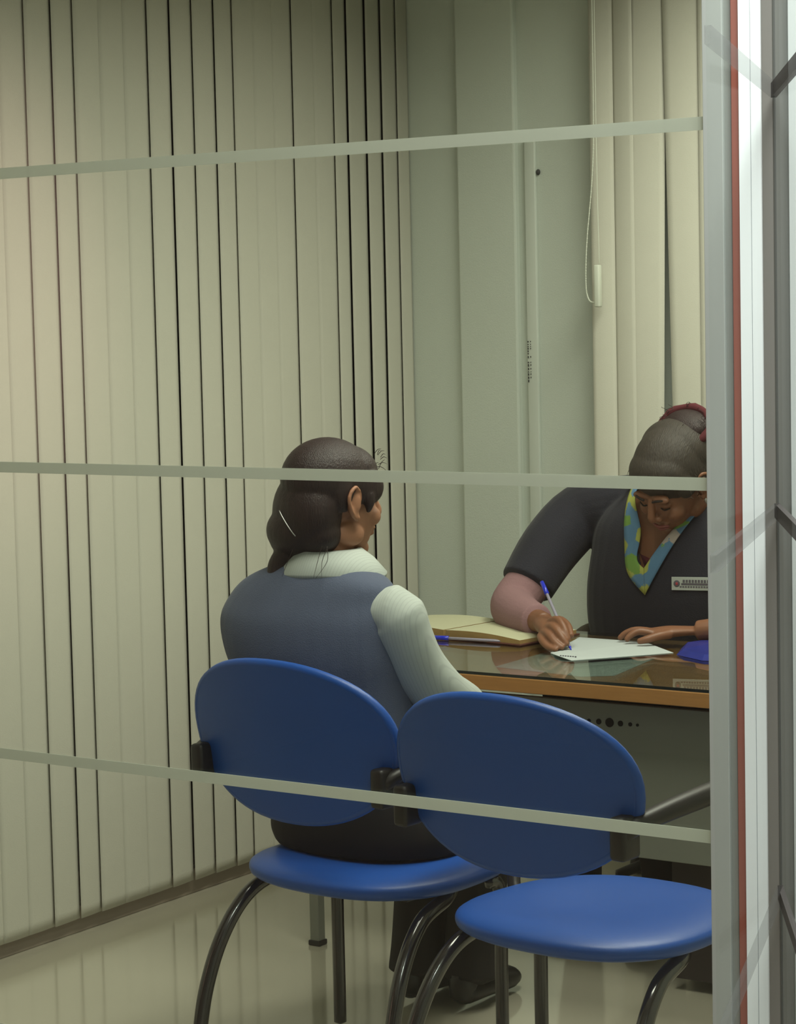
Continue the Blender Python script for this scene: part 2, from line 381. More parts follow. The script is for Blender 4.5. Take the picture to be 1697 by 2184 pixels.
# vertical frame profile, read left to right; facet tones partly carry the lighting
post = thing('partition_frame', 'pale grey and white vertical frame with a red strip at the right', 'frame', (-1.16, YG, 0))
post['kind'] = 'structure'; post.name = 'trim_2'
def facet(name, x0, x1, yf, m, yb=YG+0.05, bev=0.0008):
    k = yf/YG
    return obj(name, box(x0*k+.004, x1*k+.004, yf, yb, 0, 2.9, bev), m, post, smooth=False)
facet('frame_face', -1.203, -1.178, YG-0.012, M['alu'])
facet('frame_edge', -1.178, -1.1675, YG-0.008, M['alud'])
facet('red_gasket', -1.1675, -1.1575, YG-0.014, M['red'])
obj('white_profile', prism([(-1.1458, YG-.017), (-1.1350, YG-.011), (-1.1350, YG+.05), (-1.1458, YG+.05)], 0, 2.9), M['white'], post, smooth=False)  # front slanted towards the lamp to brighten it
obj('white_profile', prism([(-1.1342, YG-.0105), (-1.1195, YG-.0010), (-1.1195, YG+.05), (-1.1342, YG+.05)], 0, 2.9), M['white'], post, smooth=False)
facet('seam_strip', -1.1445, -1.1425, YG-0.008, M['seam'])
facet('channel', -1.130, -1.1155, YG-0.006, M['groove'])
facet('seam_strip', -1.1165, -1.1135, YG-0.007, M['seam'])
facet('channel', -1.1145, -1.098, YG-0.006, M['groove2'])
facet('white_profile', -1.098, -1.060, YG-0.018, M['panel'])
struct('wall_corner', box(-1.06, 0.5, YG-0.015, YG+0.08, 0, 2.9), M['panel'])

# side panes meeting the frame at the corner, each with three thin lines
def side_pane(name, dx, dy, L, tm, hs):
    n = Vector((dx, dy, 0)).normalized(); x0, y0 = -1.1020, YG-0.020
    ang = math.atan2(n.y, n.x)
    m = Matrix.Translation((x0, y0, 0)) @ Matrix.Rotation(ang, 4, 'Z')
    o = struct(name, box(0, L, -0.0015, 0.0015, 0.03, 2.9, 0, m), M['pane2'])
    for z in hs: obj('tape_reflection_line', box(0, L, -0.003, 0.003, z-0.008, z+0.008, 0, m), tm, o, smooth=False)
side_pane('window_3', 0.491, -0.871, 0.45, M['tape_backlit'], (1.838, 1.374, 0.94))
side_pane('added_pane', 0.326, -0.945, 0.555, M['faint_reflection'], (1.838, 1.374, 0.94))  # added pane; its lines paint the reflection of the tape

# ------------------------------------------------------------------ chairs
def se(a, p): c, s = math.cos(a), math.sin(a); return math.copysign(abs(c)**(2/p), c), math.copysign(abs(s)**(2/p), s)
def backrest_bm():
    bm = bmesh.new(); A, B, p = 0.270, 0.163, 2.2; NR, NA = 12, 64
    def pos(r, a, side):
        c, s = se(a, p); x = A*r*c; v = B*r*s
        x *= 1+0.05*v/B
        th = 0.0115
        y = 0.55*x*x - 0.18*v - 0.25*v*v + side*th
        return (x, -0.30+y, 0.740+v)
    rows = {}
    for sd in (-1, 1):
        rr = []
        for i in range(1, NR+1):
            r = math.sin(i/NR*math.pi/2)
            rr.append([bm.verts.new(pos(r, 2*math.pi*k/NA, sd)) for k in range(NA)])
        c = bm.verts.new(pos(0, 0, sd)); rows[sd] = rr
        for k in range(NA): bm.faces.new((c, rr[0][k], rr[0][(k+1) % NA]))
        for a, b in zip(rr, rr[1:]):
            for k in range(NA): bm.faces.new((a[k], b[k], b[(k+1) % NA], a[(k+1) % NA]))
    a, b = rows[-1][-1], rows[1][-1]
    for k in range(NA): bm.faces.new((a[k], b[k], b[(k+1) % NA], a[(k+1) % NA]))
    # rolled rim
    ring = [pos(1, 2*math.pi*k/NA, 0) for k in range(NA)]
    seg = 8; R = []
    for k in range(NA):
        P = Vector(ring[k]); t = (Vector(ring[(k+1) % NA])-Vector(ring[k-1])).normalized(); u = Vector((0, 1, 0)); u = (u-t*u.dot(t)).normalized(); v = t.cross(u)
        R.append([bm.verts.new(P+(u*math.cos(q*2*math.pi/seg)+v*math.sin(q*2*math.pi/seg))*0.0118) for q in range(seg)])
    for k in range(NA):
        a, b = R[k], R[(k+1) % NA]
        for q in range(seg): bm.faces.new((a[q], a[(q+1) % seg], b[(q+1) % seg], b[q]))
    return bm
def seat_bm():
    bm = bmesh.new(); NR, NA = 12, 64; A, B, p = 0.262, 0.258, 2.5
    def pos(r, a, top):
        c, s = se(a, p); x, y = A*r*c, B*r*s
        x *= 1-0.06*y/B
        e = math.sqrt(max(0, 1-r**5))
        dish = 0.012*math.cos(min(1, r*1.1)*math.pi)*-1
        z = 0.434+(0.024*e+dish*0.6 if top else -0.030*e)
        return (x+.012, y-.012, z)
    R = {}
    for tp in (True, False):
        rr = []
        for i in range(1, NR+1):
            r = math.sin(i/NR*math.pi/2); rr.append([bm.verts.new(pos(r, 2*math.pi*k/NA, tp)) for k in range(NA)])
        c = bm.verts.new(pos(0, 0, tp)); R[tp] = rr
        for k in range(NA): bm.faces.new((c, rr[0][k], rr[0][(k+1) % NA]))
        for a, b in zip(rr, rr[1:]):
            for k in range(NA): bm.faces.new((a[k], b[k], b[(k+1) % NA], a[(k+1) % NA]))
    a, b = R[True][-1], R[False][-1]
    for k in range(NA): bm.faces.new((a[k], b[k], b[(k+1) % NA], a[(k+1) % NA]))
    return bm
def make_chair(label, loc, rz):
    t = thing('visitor_chair', label, 'chair', loc)
    P = dict(world=False)
    obj('backrest', backrest_bm(), M['blue'], t, **P)
    obj('seat', seat_bm(), M['blue'], t, **P)
    for s in (-1, 1):
        k = 1.0
        obj('rear_leg', tube([(s*.17, .03, .400, .0162), (s*.222, -.06, .397, .0162), (s*.238, -.16, .37, .0162), (s*.25, -.235, .29, .0162), (s*.26, -.285, .17, .0162), (s*.265, -.315, .012, .0162)], 14, 8), M['tube'], t, **P)
        obj('front_leg', tube([(s*.225, .08, .405, .0145), (s*.232, .11, .38, .0145), (s*.232, .112, .2, .0145), (s*.232, .112, .012, .0145)], 14, 6), M['tube'], t, **P)
        # arm: rear bracket on the backrest, pad, drop to the seat
        arm = tube([(s*.252, -.285, .675, .018), (s*.270, -.25, .695, .022), (s*.285, -.10, .712, .026), (s*.285, .08, .716, .026), (s*.285, .15, .690, .022), (s*.272, .14, .59, .017), (s*.25, .05, .46, .016), (s*.20, .02, .41, .014)], 14, 6, 0.8, (0, 0, 1))
        a = obj('armrest', arm, M['black'], t, **P)
        obj('bracket', box(s*.250-.017, s*.250+.017, -.305, -.25, .63, .71, .008), M['black'], a, **P)
    obj('seat_frame', box(-.17, .17, -.12, .15, .392, .425, .006), M['black'], t, **P)
    t.rotation_euler.z = rz
    return t
chL = make_chair('blue plastic visitor chair with black tube legs that the woman in the vest sits on', (-2.80, 4.04, 0), math.radians(-6))
chR = make_chair('empty blue plastic visitor chair nearest the glass partition', (-2.175, 3.88, 0), math.radians(-6))

# ------------------------------------------------------------------ desk
dk = thing('office_desk', 'grey metal office desk with a brown wooden edge and a glass sheet on top', 'desk', (-2.7, 5.0, 0))
X0, X1 = -3.53, -1.75
obj('desktop', box(X0, X1, 4.65, 5.37, 0.712, 0.742, 0.002), M['woodtop'], dk, smooth=False)
obj('edge_band', box(X0-.004, X1+.004, 4.644, 4.6505, 0.709, 0.7425, 0.0015), M['wood'], dk, smooth=False)
gs = obj('glass_sheet', box(X0+.002, X1-.002, 4.648, 5.368, 0.7445, 0.7505), M['desk_glass'], dk, smooth=False)
obj('glass_edge', box(X0+.002, X1-.002, 4.6462, 4.6478, 0.7435, 0.7505), M['glass_edge'], gs, smooth=False)
pn = obj('modesty_panel', box(-3.47, X1+.02, 4.75, 4.765, 0.321, 0.682, 0.002), M['metal'], dk, smooth=False)
for dx, r in ((0, .011), (.029, .0068), (-.029, .0068), (.055, .0048), (-.055, .0048), (.074, .0036), (-.074, .0036)):
    bm = bmesh.new(); bmesh.ops.create_cone(bm, cap_ends=True, segments=20, radius1=r, radius2=r, depth=0.002, matrix=Matrix.Translation((-2.632+dx, 4.7492, 0.636)) @ Matrix.Rotation(math.pi/2, 4, 'X'))
    obj('vent_hole', bm, M['hole'], pn, smooth=False)
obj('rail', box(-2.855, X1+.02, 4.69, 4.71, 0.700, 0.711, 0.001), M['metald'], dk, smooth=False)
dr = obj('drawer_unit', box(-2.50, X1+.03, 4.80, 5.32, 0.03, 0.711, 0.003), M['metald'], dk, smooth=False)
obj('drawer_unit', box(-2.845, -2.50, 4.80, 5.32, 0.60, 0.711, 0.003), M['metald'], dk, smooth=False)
for x, y in ((-3.47, 4.71), (-3.47, 5.32), (X1+.04, 4.71), (X1+.04, 5.32)):
    lg = obj('leg', box(x-.014, x+.014, y-.014, y+.014, 0.012, 0.712, 0.002), M['metal'], dk, smooth=False)
    obj('foot', box(x-.018, x+.018, y-.018, y+.018, 0.0, 0.014, 0.003), M['black'], lg, smooth=False)

# ------------------------------------------------------------------ things on the desk
ZT = 0.7507
def slab(poly, z0, z1): return prism(poly, z0, z1)
pp = thing('sheet_of_paper', 'white sheet of paper being written on in the middle of the desk', 'paper', (-2.82, 5.08, ZT))
bm = bmesh.new()
outline = [(-2.925, 4.980), (-2.885, 4.935), (-2.850, 4.908), (-2.815, 4.893), (-2.650, 5.113), (-2.803, 5.251), (-2.999, 5.256)]
top = [bm.verts.new((x, y, ZT+0.0014+(0.004 if i in (1, 2) else 0))) for i, (x, y) in enumerate(outline)]
bot = [bm.verts.new((x, y, ZT+0.0002+(0.004 if i in (1, 2) else 0))) for i, (x, y) in enumerate(outline)]
bm.faces.new(top); bm.faces.new(bot)
for i in range(7): bm.faces.new((top[i], top[(i+1) % 7], bot[(i+1) % 7], bot[i]))
obj('sheet', bm, M['paper'], pp, smooth=False)
bm = bmesh.new()
for k in range(7): add_box(bm, -2.868+k*.007, -2.864+k*.007, 4.928, 4.930, ZT+.0035, ZT+.0062)
obj('printed_footer', bm, M['badget'], pp, smooth=False)

us = thing('sheet_of_paper', 'pale sheet lying under the desk glass in front of the white paper', 'paper', (-2.85, 4.93, .7435))
obj('sheet', prism([(-2.962, 4.775), (-2.976, 5.082), (-2.851, 5.151), (-2.689, 5.147), (-2.634, 4.78), (-2.696, 4.733)], .7422, .7430), M['paper'], us, smooth=False)
def bez_page(x0, x1, y0, y1, zb, h0, h1, rot, cen, nm, mt, par, edge=None):
    """one half of an open book: thicker at the spine side (x1 or x0)"""
    bm = bmesh.new(); n = 12; rows = []
    for j, y in enumerate((y0, y1)):
        t, b = [], []
        for k in range(n+1):
            s = k/n; x = x0+(x1-x0)*s
            h = h0+(h1-h0)*s+0.006*math.sin(math.pi*s)
            t.append(bm.verts.new((x, y, zb+h))); b.append(bm.verts.new((x, y, zb)))
        rows.append((t, b))
    (t0, b0), (t1, b1) = rows
    tops = []
    for k in range(n):
        tops.append(bm.faces.new((t0[k], t0[k+1], t1[k+1], t1[k]))); bm.faces.new((b0[k], b0[k+1], b1[k+1], b1[k]))
        bm.faces.new((t0[k], t0[k+1], b0[k+1], b0[k])); bm.faces.new((t1[k], t1[k+1], b1[k+1], b1[k]))
    for k in (0, n): bm.faces.new((t0[k], t1[k], b1[k], b0[k]))
    bm.faces.ensure_lookup_table()
    idx = [f.index for f in tops]; bm.faces.index_update(); idx = [f.index for f in tops]
    m = Matrix.Translation(cen) @ Matrix.Rotation(rot, 4, 'Z'); bmesh.ops.transform(bm, matrix=m, verts=bm.verts)
    o = obj(nm, bm, mt, par, smooth=False); o.data.materials.append(M['page'])
    for i in idx: o.data.polygons[i].material_index = 1
    return o
bk = thing('open_book', 'open notebook with cream pages and a brown cover lying at the left of the desk', 'book', (-3.30, 5.20, ZT))
cen = (-3.30, 5.215, ZT)
rot = math.radians(-8)
obj('cover', box(-.262, .262, -.125, .125, 0.0003, .004, .001, Matrix.Translation(cen) @ Matrix.Rotation(rot, 4, 'Z')), M['cover'], bk, smooth=False)
bez_page(-.255, -.004, -.118, .118, .004, .014, .018, rot, cen, 'page_block', M['pages'], bk)
bez_page(.004, .255, -.118, .118, .004, .018, .010, rot, cen, 'page_block', M['pages'], bk)

def pen(label, a, b, capdir):
    """a = cap end, b = tip end"""
    A, B = Vector(a), Vector(b); d = (B-A).normalized(); L = (B-A).length
    t = thing('ballpoint_pen', label, 'pen', a)
    def seg(nm, s0, s1, r0, r1, m, par):
        p, q = A+d*s0, A+d*s1
        return obj(nm, tube([(*p, r0), (*(p+(q-p)*.5), (r0+r1)/2), (*q, r1)], 12, 0), m, par)
    seg('barrel', 0.03, L-0.014, .0040, .0040, M['penclear'], t)
    seg('cap', 0, 0.044, .0055, .0062, M['penblue'], t)
    seg('tip', L-0.014, L, .0034, .0009, M['penblue'] if capdir else M['steel'], t)
    return t
pen('blue capped ballpoint pen held upright in the hand of the writing woman', (-3.047, 5.150, 0.906), (-2.891, 5.026, ZT+.003), 1)
pen('blue capped ballpoint pen lying flat on the desk in front of the open notebook', (-3.325, 5.058, ZT+.0066), (-3.10, 5.078, ZT+.0066), 1)
bm = bmesh.new()
rnd = random.Random(3)
pts = [(-2.63, 5.09), (-2.672, 5.20), (-2.66, 5.27), (-2.56, 5.30), (-2.47, 5.22), (-2.46, 5.05), (-2.53, 5.03)]
a = [bm.verts.new((x, y, ZT+.0005)) for x, y in pts]; cx0 = sum(p[0] for p in pts)/7; cy0 = sum(p[1] for p in pts)/7
b = [bm.verts.new((cx0+(x-cx0)*.8, cy0+(y-cy0)*.8, ZT+.012+rnd.uniform(0, .01))) for x, y in pts]
c = bm.verts.new((cx0, cy0, ZT+.024)); bm.faces.new(a)
for i in range(7):
    bm.faces.new((a[i], a[(i+1) % 7], b[(i+1) % 7], b[i])); bm.faces.new((b[i], b[(i+1) % 7], c))
tagit(obj('blue_pouch', bm, M['bluecloth'], smooth=False), 'crumpled dark blue pouch on the desk to the right of the paper', 'pouch')

# ------------------------------------------------------------------ people
def head_bm(bm, H, mouth=True):
    """head about 0.225 m tall; local x right, y forward, z up; H maps to world"""
    def E(c, r, u=20, v=14): add_ell(bm, c, r, H, u, v)
    E((0, -.015, .030), (.074, .094, .084), 28, 20)
    E((0, .022, -.020), (.062, .068, .080))
    E((0, .030, -.062), (.048, .050, .040))
    E((0, .062, -.092), (.022, .020, .018))
    for s in (-1, 1):
        E((s*.036, .060, -.026), (.024, .024, .022)); E((s*.052, .0, -.062), (.018, .036, .026))
        E((s*.027, .078, .030), (.024, .012, .009))                      # brow
        E((s*.030, .071, .008), (.014, .012, .009))                      # eyelid
        # ear: helix and lobe
        pts = [(s*.070, .008, -.020, .0045), (s*.080, -.008, -.028, .0055), (s*.090, -.026, -.006, .0052), (s*.093, -.030, .016, .0052), (s*.088, -.014, .034, .0050), (s*.076, .008, .022, .004), (s*.073, .010, .004, .0035)]
        add_tube(bm, [(*(H @ Vector(p[:3])), p[3]) for p in pts], 10, 4)
        E((s*.080, -.010, .0), (.006, .018, .026)); E((s*.078, .000, -.028), (.006, .008, .009))
    add_tube(bm, [(*(H @ Vector(p[:3])), p[3]) for p in ((0, .080, .028, .008), (0, .092, .008, .009), (0, .104, -.014, .011), (0, .102, -.024, .010))], 12, 4)
    for s in (-1, 1): E((s*.012, .094, -.024), (.009, .010, .008), 12, 8)
    E((0, .082, -.050), (.024, .012, .006)); E((0, .081, -.062), (.020, .012, .007))
def H_at(loc, yaw, pitch, roll=0):
    """yaw about Z (0 faces +Y), pitch down positive"""
    return Matrix.Translation(loc) @ Matrix.Rotation(yaw, 4, 'Z') @ Matrix.Rotation(roll, 4, 'Y') @ Matrix.Rotation(-pitch, 4, 'X')

# ---- visitor, seen from behind
p1 = thing('person', 'seated woman seen from behind in a grey blue vest over a white shirt', 'person', (-2.86, 4.10, 0))
tor1 = [(-2.85, 4.08, .475, .185, .145), (-2.86, 4.06, .56, .175, .125), (-2.885, 4.035, .68, .150, .108), (-2.905, 4.02, .82, .162, .112), (-2.92, 4.01, .92, .182, .112), (-2.925, 4.01, .99, .190, .100), (-2.925, 4.015, 1.035, .160, .080), (-2.925, 4.025, 1.07, .080, .058), (-2.922, 4.035, 1.10, .052, .054), (-2.918, 4.045, 1.15, .050, .054)]
H1 = H_at((-2.914, 4.06, 1.203), math.radians(-20), math.radians(4)) @ Matrix.Scale(1.06, 4)
armR1 = [(-2.785, 4.012, .945, .034), (-2.742, 4.015, .972, .053), (-2.732, 4.03, .93, .050), (-2.722, 4.07, .86, .046), (-2.705, 4.14, .79, .042), (-2.72, 4.26, .735, .037), (-2.79, 4.36, .67, .030), (-2.82, 4.40, .645, .025)]
armL1 = [(-3.05, 4.012, .99, .040), (-3.09, 4.015, .98, .048), (-3.10, 4.05, .94, .046), (-3.105, 4.12, .86, .042), (-3.095, 4.19, .79, .039), (-3.06, 4.28, .73, .036), (-2.98, 4.38, .67, .030), (-2.95, 4.41, .645, .025)]
legs1 = [[(-2.76, 4.08, .52, .095), (-2.79, 4.25, .53, .085), (-2.82, 4.46, .51, .062), (-2.835, 4.52, .44, .056), (-2.845, 4.50, .30, .052), (-2.85, 4.47, .14, .038), (-2.85, 4.46, .07, .034)],
         [(-2.96, 4.08, .52, .095), (-2.98, 4.25, .53, .085), (-2.99, 4.44, .51, .062), (-2.985, 4.50, .44, .056), (-2.985, 4.48, .30, .052), (-2.985, 4.45, .14, .038), (-2.985, 4.44, .07, .034)]]
def hand_simple(bm, wrist, palm, dirv, spread, up, scale=1.0, curl=0.4, thumb_side=1):
    """relaxed hand: palm loft + five fingers. dirv = finger direction, spread = across the palm (index side +)"""
    d = Vector(dirv).normalized(); sp = Vector(spread).normalized(); n = Vector(up).normalized()
    W, Pm = Vector(wrist), Vector(palm)
    add_tube(bm, [(*W, .024*scale), (*(W*.5+Pm*.5), .027*scale), (*Pm, .036*scale), (*(Pm+d*.032*scale), .035*scale)], 16, 4, 0.45, tuple(n))
    lens = (.070, .078, .072, .056)
    for i in range(4):
        o = Pm+d*.030*scale+sp*(.027-.018*i)*scale; L = lens[i]*scale
        k = curl
        p1_ = o+d*L*.42+n*(-.05*L*k); p2_ = o+d*L*(.42+.30*math.cos(k))-n*L*.33*math.sin(k); p3_ = p2_+d*L*.28*math.cos(k*1.7)-n*L*.28*math.sin(k*1.7)
        add_tube(bm, [(*(o-d*.015*scale), .0095*scale), (*p1_, .0090*scale), (*p2_, .0080*scale), (*p3_, .0068*scale)], 10, 4)
    o = Pm+sp*.028*scale-d*.018*scale
    add_tube(bm, [(*o, .012*scale), (*(o+sp*.022*scale+d*.018*scale-n*.006), .0105*scale), (*(o+sp*.034*scale+d*.042*scale-n*.010), .0095*scale), (*(o+sp*.036*scale+d*.062*scale-n*.012), .0075*scale)], 10, 4)
bm = bmesh.new()
add_loft(bm, tor1); head_bm(bm, H1)
add_tube(bm, [(-2.922, 4.03, 1.06, .056), (-2.918, 4.04, 1.11, .052), (-2.912, 4.055, 1.17, .052)], 18, 3)
for a in (armR1, armL1, *legs1): add_tube(bm, a, 16, 4)
hand_simple(bm, (-2.82, 4.40, .645), (-2.855, 4.445, .628), (-.5, .8, -.15), (-.8, -.5, 0), (0, 0, 1))
hand_simple(bm, (-2.95, 4.41, .645), (-2.925, 4.455, .650), (.5, .8, -.1), (.8, -.5, 0), (0, 0, 1))
for lg in legs1:
    e = lg[-1]; add_tube(bm, [(e[0], e[1]-.03, .045, .030), (e[0], e[1]+.05, .045, .034), (e[0]+.01, e[1]+.14, .032, .028)], 12, 3)
link('body', remesh(bm, .0042, 3), M['skin1'], p1)
# trousers
bm = bmesh.new()
add_loft(bm, [(-2.85, 4.085, .462, .225, .165), (-2.85, 4.075, .50, .232, .168), (-2.855, 4.065, .56, .215, .155), (-2.87, 4.05, .62, .180, .130), (-2.88, 4.04, .66, .165, .118)], power=2.3)
for lg in legs1: add_tube(bm, [(x, y, z, r+k) for (x, y, z, r), k in zip(lg, (.015, .015, .015, .015, .016, .026, .034))], 18, 4)
tr = link('trousers', remesh(bm, .006, 4), M['trouser'], p1)
for lg in legs1:
    e = lg[-1]; sbm = tube([(e[0], e[1]-.045, .034, .030), (e[0], e[1]-.02, .040, .038), (e[0]+.004, e[1]+.06, .042, .041), (e[0]+.01, e[1]+.14, .034, .036), (e[0]+.012, e[1]+.175, .028, .022)], 16, 5, 0.8, (0, 0, 1))
    add_tube(sbm, [(e[0], e[1]-.03, .03, .033), (e[0], e[1]-.03, .085, .036)], 14, 0)
    bmesh.ops.translate(sbm, verts=sbm.verts, vec=(0, 0, 0.0))
    for v in sbm.verts: v.co.z = max(v.co.z, 0.0)
    obj('shoe', sbm, M['shoe'], p1)
# shirt: sleeves + collar + body under the vest
bm = bmesh.new()
add_loft(bm, [(x, y, z, rx+.004, ry+.004) for x, y, z, rx, ry in tor1[1:6]])
for s, arm in ((1, armR1), (-1, armL1)):
    k = [.010, .014, .017, .017, .016, .016, .012]
    pts = [(x, y, z, r+k[i]) for i, (x, y, z, r) in enumerate(arm[:7])]
    add_tube(bm, pts, 20, 4)
link('shirt', remesh(bm, .005, 9), M['shirt'], p1)
bm = bmesh.new(); seg = 48; prof = [(.058, .062, 1.085), (.060, .064, 1.106), (.070, .072, 1.104), (.098, .088, 1.084), (.128, .104, 1.058), (.126, .102, 1.050)]
rings = []
for (rx, ry, z) in prof:
    ring = []
    for k in range(seg):
        a = math.radians(120+ (300*k/(seg-1)) ) if False else math.radians(100+340*k/(seg-1))
        c, s = math.cos(a), math.sin(a)
        zz = z+(0.012*s if rx > .08 else 0)*-1*(-1 if s > 0 else 1)*0
        side = abs(c); zz += .008*max(0, c)*(rx > .09)
        zz -= (0.014*side**2 if rx > .12 else 0.008*side**2 if rx > .09 else 0)
        ring.append(bm.verts.new((-2.918+rx*c*(1.05 if c > 0 else 1), 4.035+ry*s, zz)))
    rings.append(ring)
for a, b in zip(rings, rings[1:]):
    for k in range(seg-1): bm.faces.new((a[k], a[k+1], b[k+1], b[k]))
co = obj('collar', bm, M['shirt'], p1); md = co.modifiers.new('thick', 'SOLIDIFY'); md.thickness = 0.003
# vest
bm = bmesh.new()
add_loft(bm, [(-2.87, 4.05, .60, .182, .135), (-2.885, 4.035, .68, .172, .130), (-2.920, 4.015, .80, .196, .132), (-2.938, 4.005, .88, .216, .132), (-2.947, 4.004, .95, .222, .122), (-2.945, 4.008, .998, .206, .106), (-2.933, 4.012, 1.038, .180, .088), (-2.928, 4.018, 1.068, .118, .070), (-2.926, 4.024, 1.080, .075, .056)], power=2.25)
vm = remesh(bm, .005, 4)
link('vest', vm, M['vest'], p1)
# hair
bm = bmesh.new()
def HE(c, r): add_ell(bm, c, r, H1, 26, 18)
HE((0, -.022, .046), (.086, .100, .086)); HE((0, .022, .060), (.075, .063, .058))
HE((-.010, -.062, -.020), (.088, .062, .090)); HE((-.030, -.078, -.060), (.072, .050, .052)); HE((.020, -.055, -.062), (.055, .045, .045))
HE((-.048, -.070, -.070), (.052, .048, .050))
for s in (-1, 1):
    HE((s*.068, .034, .034), (.014, .036, .036)); HE((s*.073, -.030, .022), (.015, .024, .040))
    add_tube(bm, [(*(H1 @ Vector(p[:3])), p[3]) for p in ((s*.073, .032, .020, .013), (s*.074, .032, .0, .011), (s*.073, .030, -.018, .004))], 10, 4)
add_tube(bm, [(-2.985, 3.985, 1.10, .028), (-3.005, 3.975, 1.07, .026), (-3.005, 3.968, 1.045, .022), (-3.005, 3.964, 1.02, .010)], 14, 4)
hr = link('hair', remesh(bm, .004, 4), M['hair1'], p1)
bm = bmesh.new()
rn = random.Random(5)
def strand(par, m, pts, r=.0007): obj('stray_hair', add_tube(bmesh.new(), [(*p, r) for p in pts[:-1]]+[(*pts[-1], r*.5)], 5, 5), m, par)
for i in range(9):
    b0 = H1 @ Vector((rn.uniform(.02, .05), rn.uniform(.07, .085), rn.uniform(.07, .10)))
    d = Vector((rn.uniform(.2, 1), rn.uniform(.1, .6), rn.uniform(-.3, .7))).normalized()*rn.uniform(.012, .028)
    strand(hr, M['hair1'], [b0, b0+d*.5+Vector((0, 0, .004)), b0+d])
for i in range(4):
    x = rn.uniform(-2.94, -2.85)
    strand(hr, M['hair1'], [Vector((x, 3.945, 1.12)), Vector((x+rn.uniform(-.01, .01), 3.932, 1.09)), Vector((x+rn.uniform(-.02, .01), 3.915, 1.055))], .0006)
# hair pin lies on the hair surface
bvh = BVHTree.FromPolygons([v.co.copy() for v in hr.data.vertices], [tuple(p.vertices) for p in hr.data.polygons])
off1 = Vector(p1.location)
camv = Vector((0, 0, 1.6))
def on_surface(bv, p, d, off, lift):
    h = bv.ray_cast(Vector(p)-off, Vector(d))
    return (h[0]+off-Vector(d)*lift) if h[0] else None
pa, pb = Vector((-2.962, 3.80, 1.193)), Vector((-2.918, 3.80, 1.140))
pts = []
for k in range(9):
    q = pa.lerp(pb, k/8); s_ = on_surface(bvh, q, Vector((-.10, .995, 0)).normalized(), off1, .0015)
    if s_: pts.append((*s_, .0011))
if len(pts) > 2: obj('hair_pin', tube(pts, 6, 2), M['pin'], hr)

# ---- clerk, writing behind the desk
p2 = thing('person', 'woman in a dark navy vest with floral collar leaning over the desk and writing', 'person', (-2.86, 5.66, 0))
tor2 = [(-2.86, 5.70, .475, .20, .15), (-2.86, 5.68, .58, .20, .15), (-2.865, 5.63, .72, .215, .15), (-2.87, 5.59, .85, .225, .145), (-2.87, 5.565, .96, .215, .130), (-2.87, 5.55, 1.03, .205, .115), (-2.865, 5.54, 1.08, .160, .090), (-2.86, 5.53, 1.115, .085, .070), (-2.858, 5.515, 1.15, .058, .060)]
H2 = H_at((-2.812, 5.43, 1.150), math.radians(180-8), math.radians(42), math.radians(-8)) @ Matrix.Scale(1.12, 4)
armR2 = [(-3.06, 5.57, 1.068, .060), (-3.155, 5.555, 1.045, .062), (-3.21, 5.475, .96, .056), (-3.235, 5.39, .865, .048), (-3.245, 5.33, .815, .042), (-3.17, 5.25, .800, .038), (-3.085, 5.185, .800, .031), (-3.045, 5.155, .800, .027)]
armL2 = [(-2.68, 5.56, 1.055, .060), (-2.61, 5.545, 1.02, .058), (-2.53, 5.50, .93, .052), (-2.48, 5.43, .85, .046), (-2.47, 5.37, .805, .040), (-2.55, 5.31, .795, .034), (-2.63, 5.285, .790, .028), (-2.665, 5.278, .786, .026)]
legs2 = [[(-2.76, 5.66, .53, .10), (-2.75, 5.45, .54, .08), (-2.74, 5.22, .52, .062), (-2.74, 5.18, .44, .055), (-2.74, 5.20, .28, .050), (-2.74, 5.22, .10, .036)],
         [(-2.96, 5.66, .53, .10), (-2.97, 5.45, .54, .08), (-2.98, 5.22, .52, .062), (-2.98, 5.18, .44, .055), (-2.98, 5.20, .28, .050), (-2.98, 5.22, .10, .036)]]
bm = bmesh.new()
add_loft(bm, tor2); head_bm(bm, H2)
add_tube(bm, [(-2.862, 5.53, 1.10, .062), (-2.858, 5.50, 1.13, .058), (-2.854, 5.46, 1.15, .055)], 18, 3)
for a in (armR2, armL2, *legs2): add_tube(bm, a, 16, 4)
for lg in legs2:
    e = lg[-1]; add_tube(bm, [(e[0], e[1]+.03, .045, .030), (e[0], e[1]-.05, .045, .034), (e[0], e[1]-.14, .032, .028)], 12, 3)
# writing hand: back of hand towards the camera, fingers pinching the pen
def fing(bm, *pts): add_tube(bm, list(pts), 12, 4)
add_tube(bm, [(-3.050, 5.158, .800, .028), (-3.020, 5.125, .798, .032), (-2.990, 5.092, .795, .033), (-2.970, 5.072, .792, .028)], 16, 4, 0.72, (.55, -.6, .6))
fing(bm, (-2.992, 5.090, .810, .0115), (-2.950, 5.062, .824, .0104), (-2.920, 5.043, .804, .0092), (-2.904, 5.035, .778, .0072))     # index
fing(bm, (-2.992, 5.078, .800, .0120), (-2.952, 5.044, .807, .0106), (-2.920, 5.026, .788, .0092), (-2.901, 5.024, .768, .0070))     # middle
fing(bm, (-2.996, 5.068, .790, .0115), (-2.960, 5.030, .790, .0102), (-2.930, 5.012, .774, .0088), (-2.906, 5.011, .761, .0068))    # ring
fing(bm, (-3.002, 5.064, .780, .0105), (-2.972, 5.020, .774, .0092), (-2.944, 5.001, .763, .0078), (-2.916, 4.998, .758, .0062))    # little
add_ell(bm, (-2.972, 5.062, .792), (.020, .018, .020))
fing(bm, (-3.015, 5.125, .806, .013), (-2.975, 5.112, .816, .0115), (-2.935, 5.085, .806, .0105), (-2.908, 5.055, .785, .0085))     # thumb
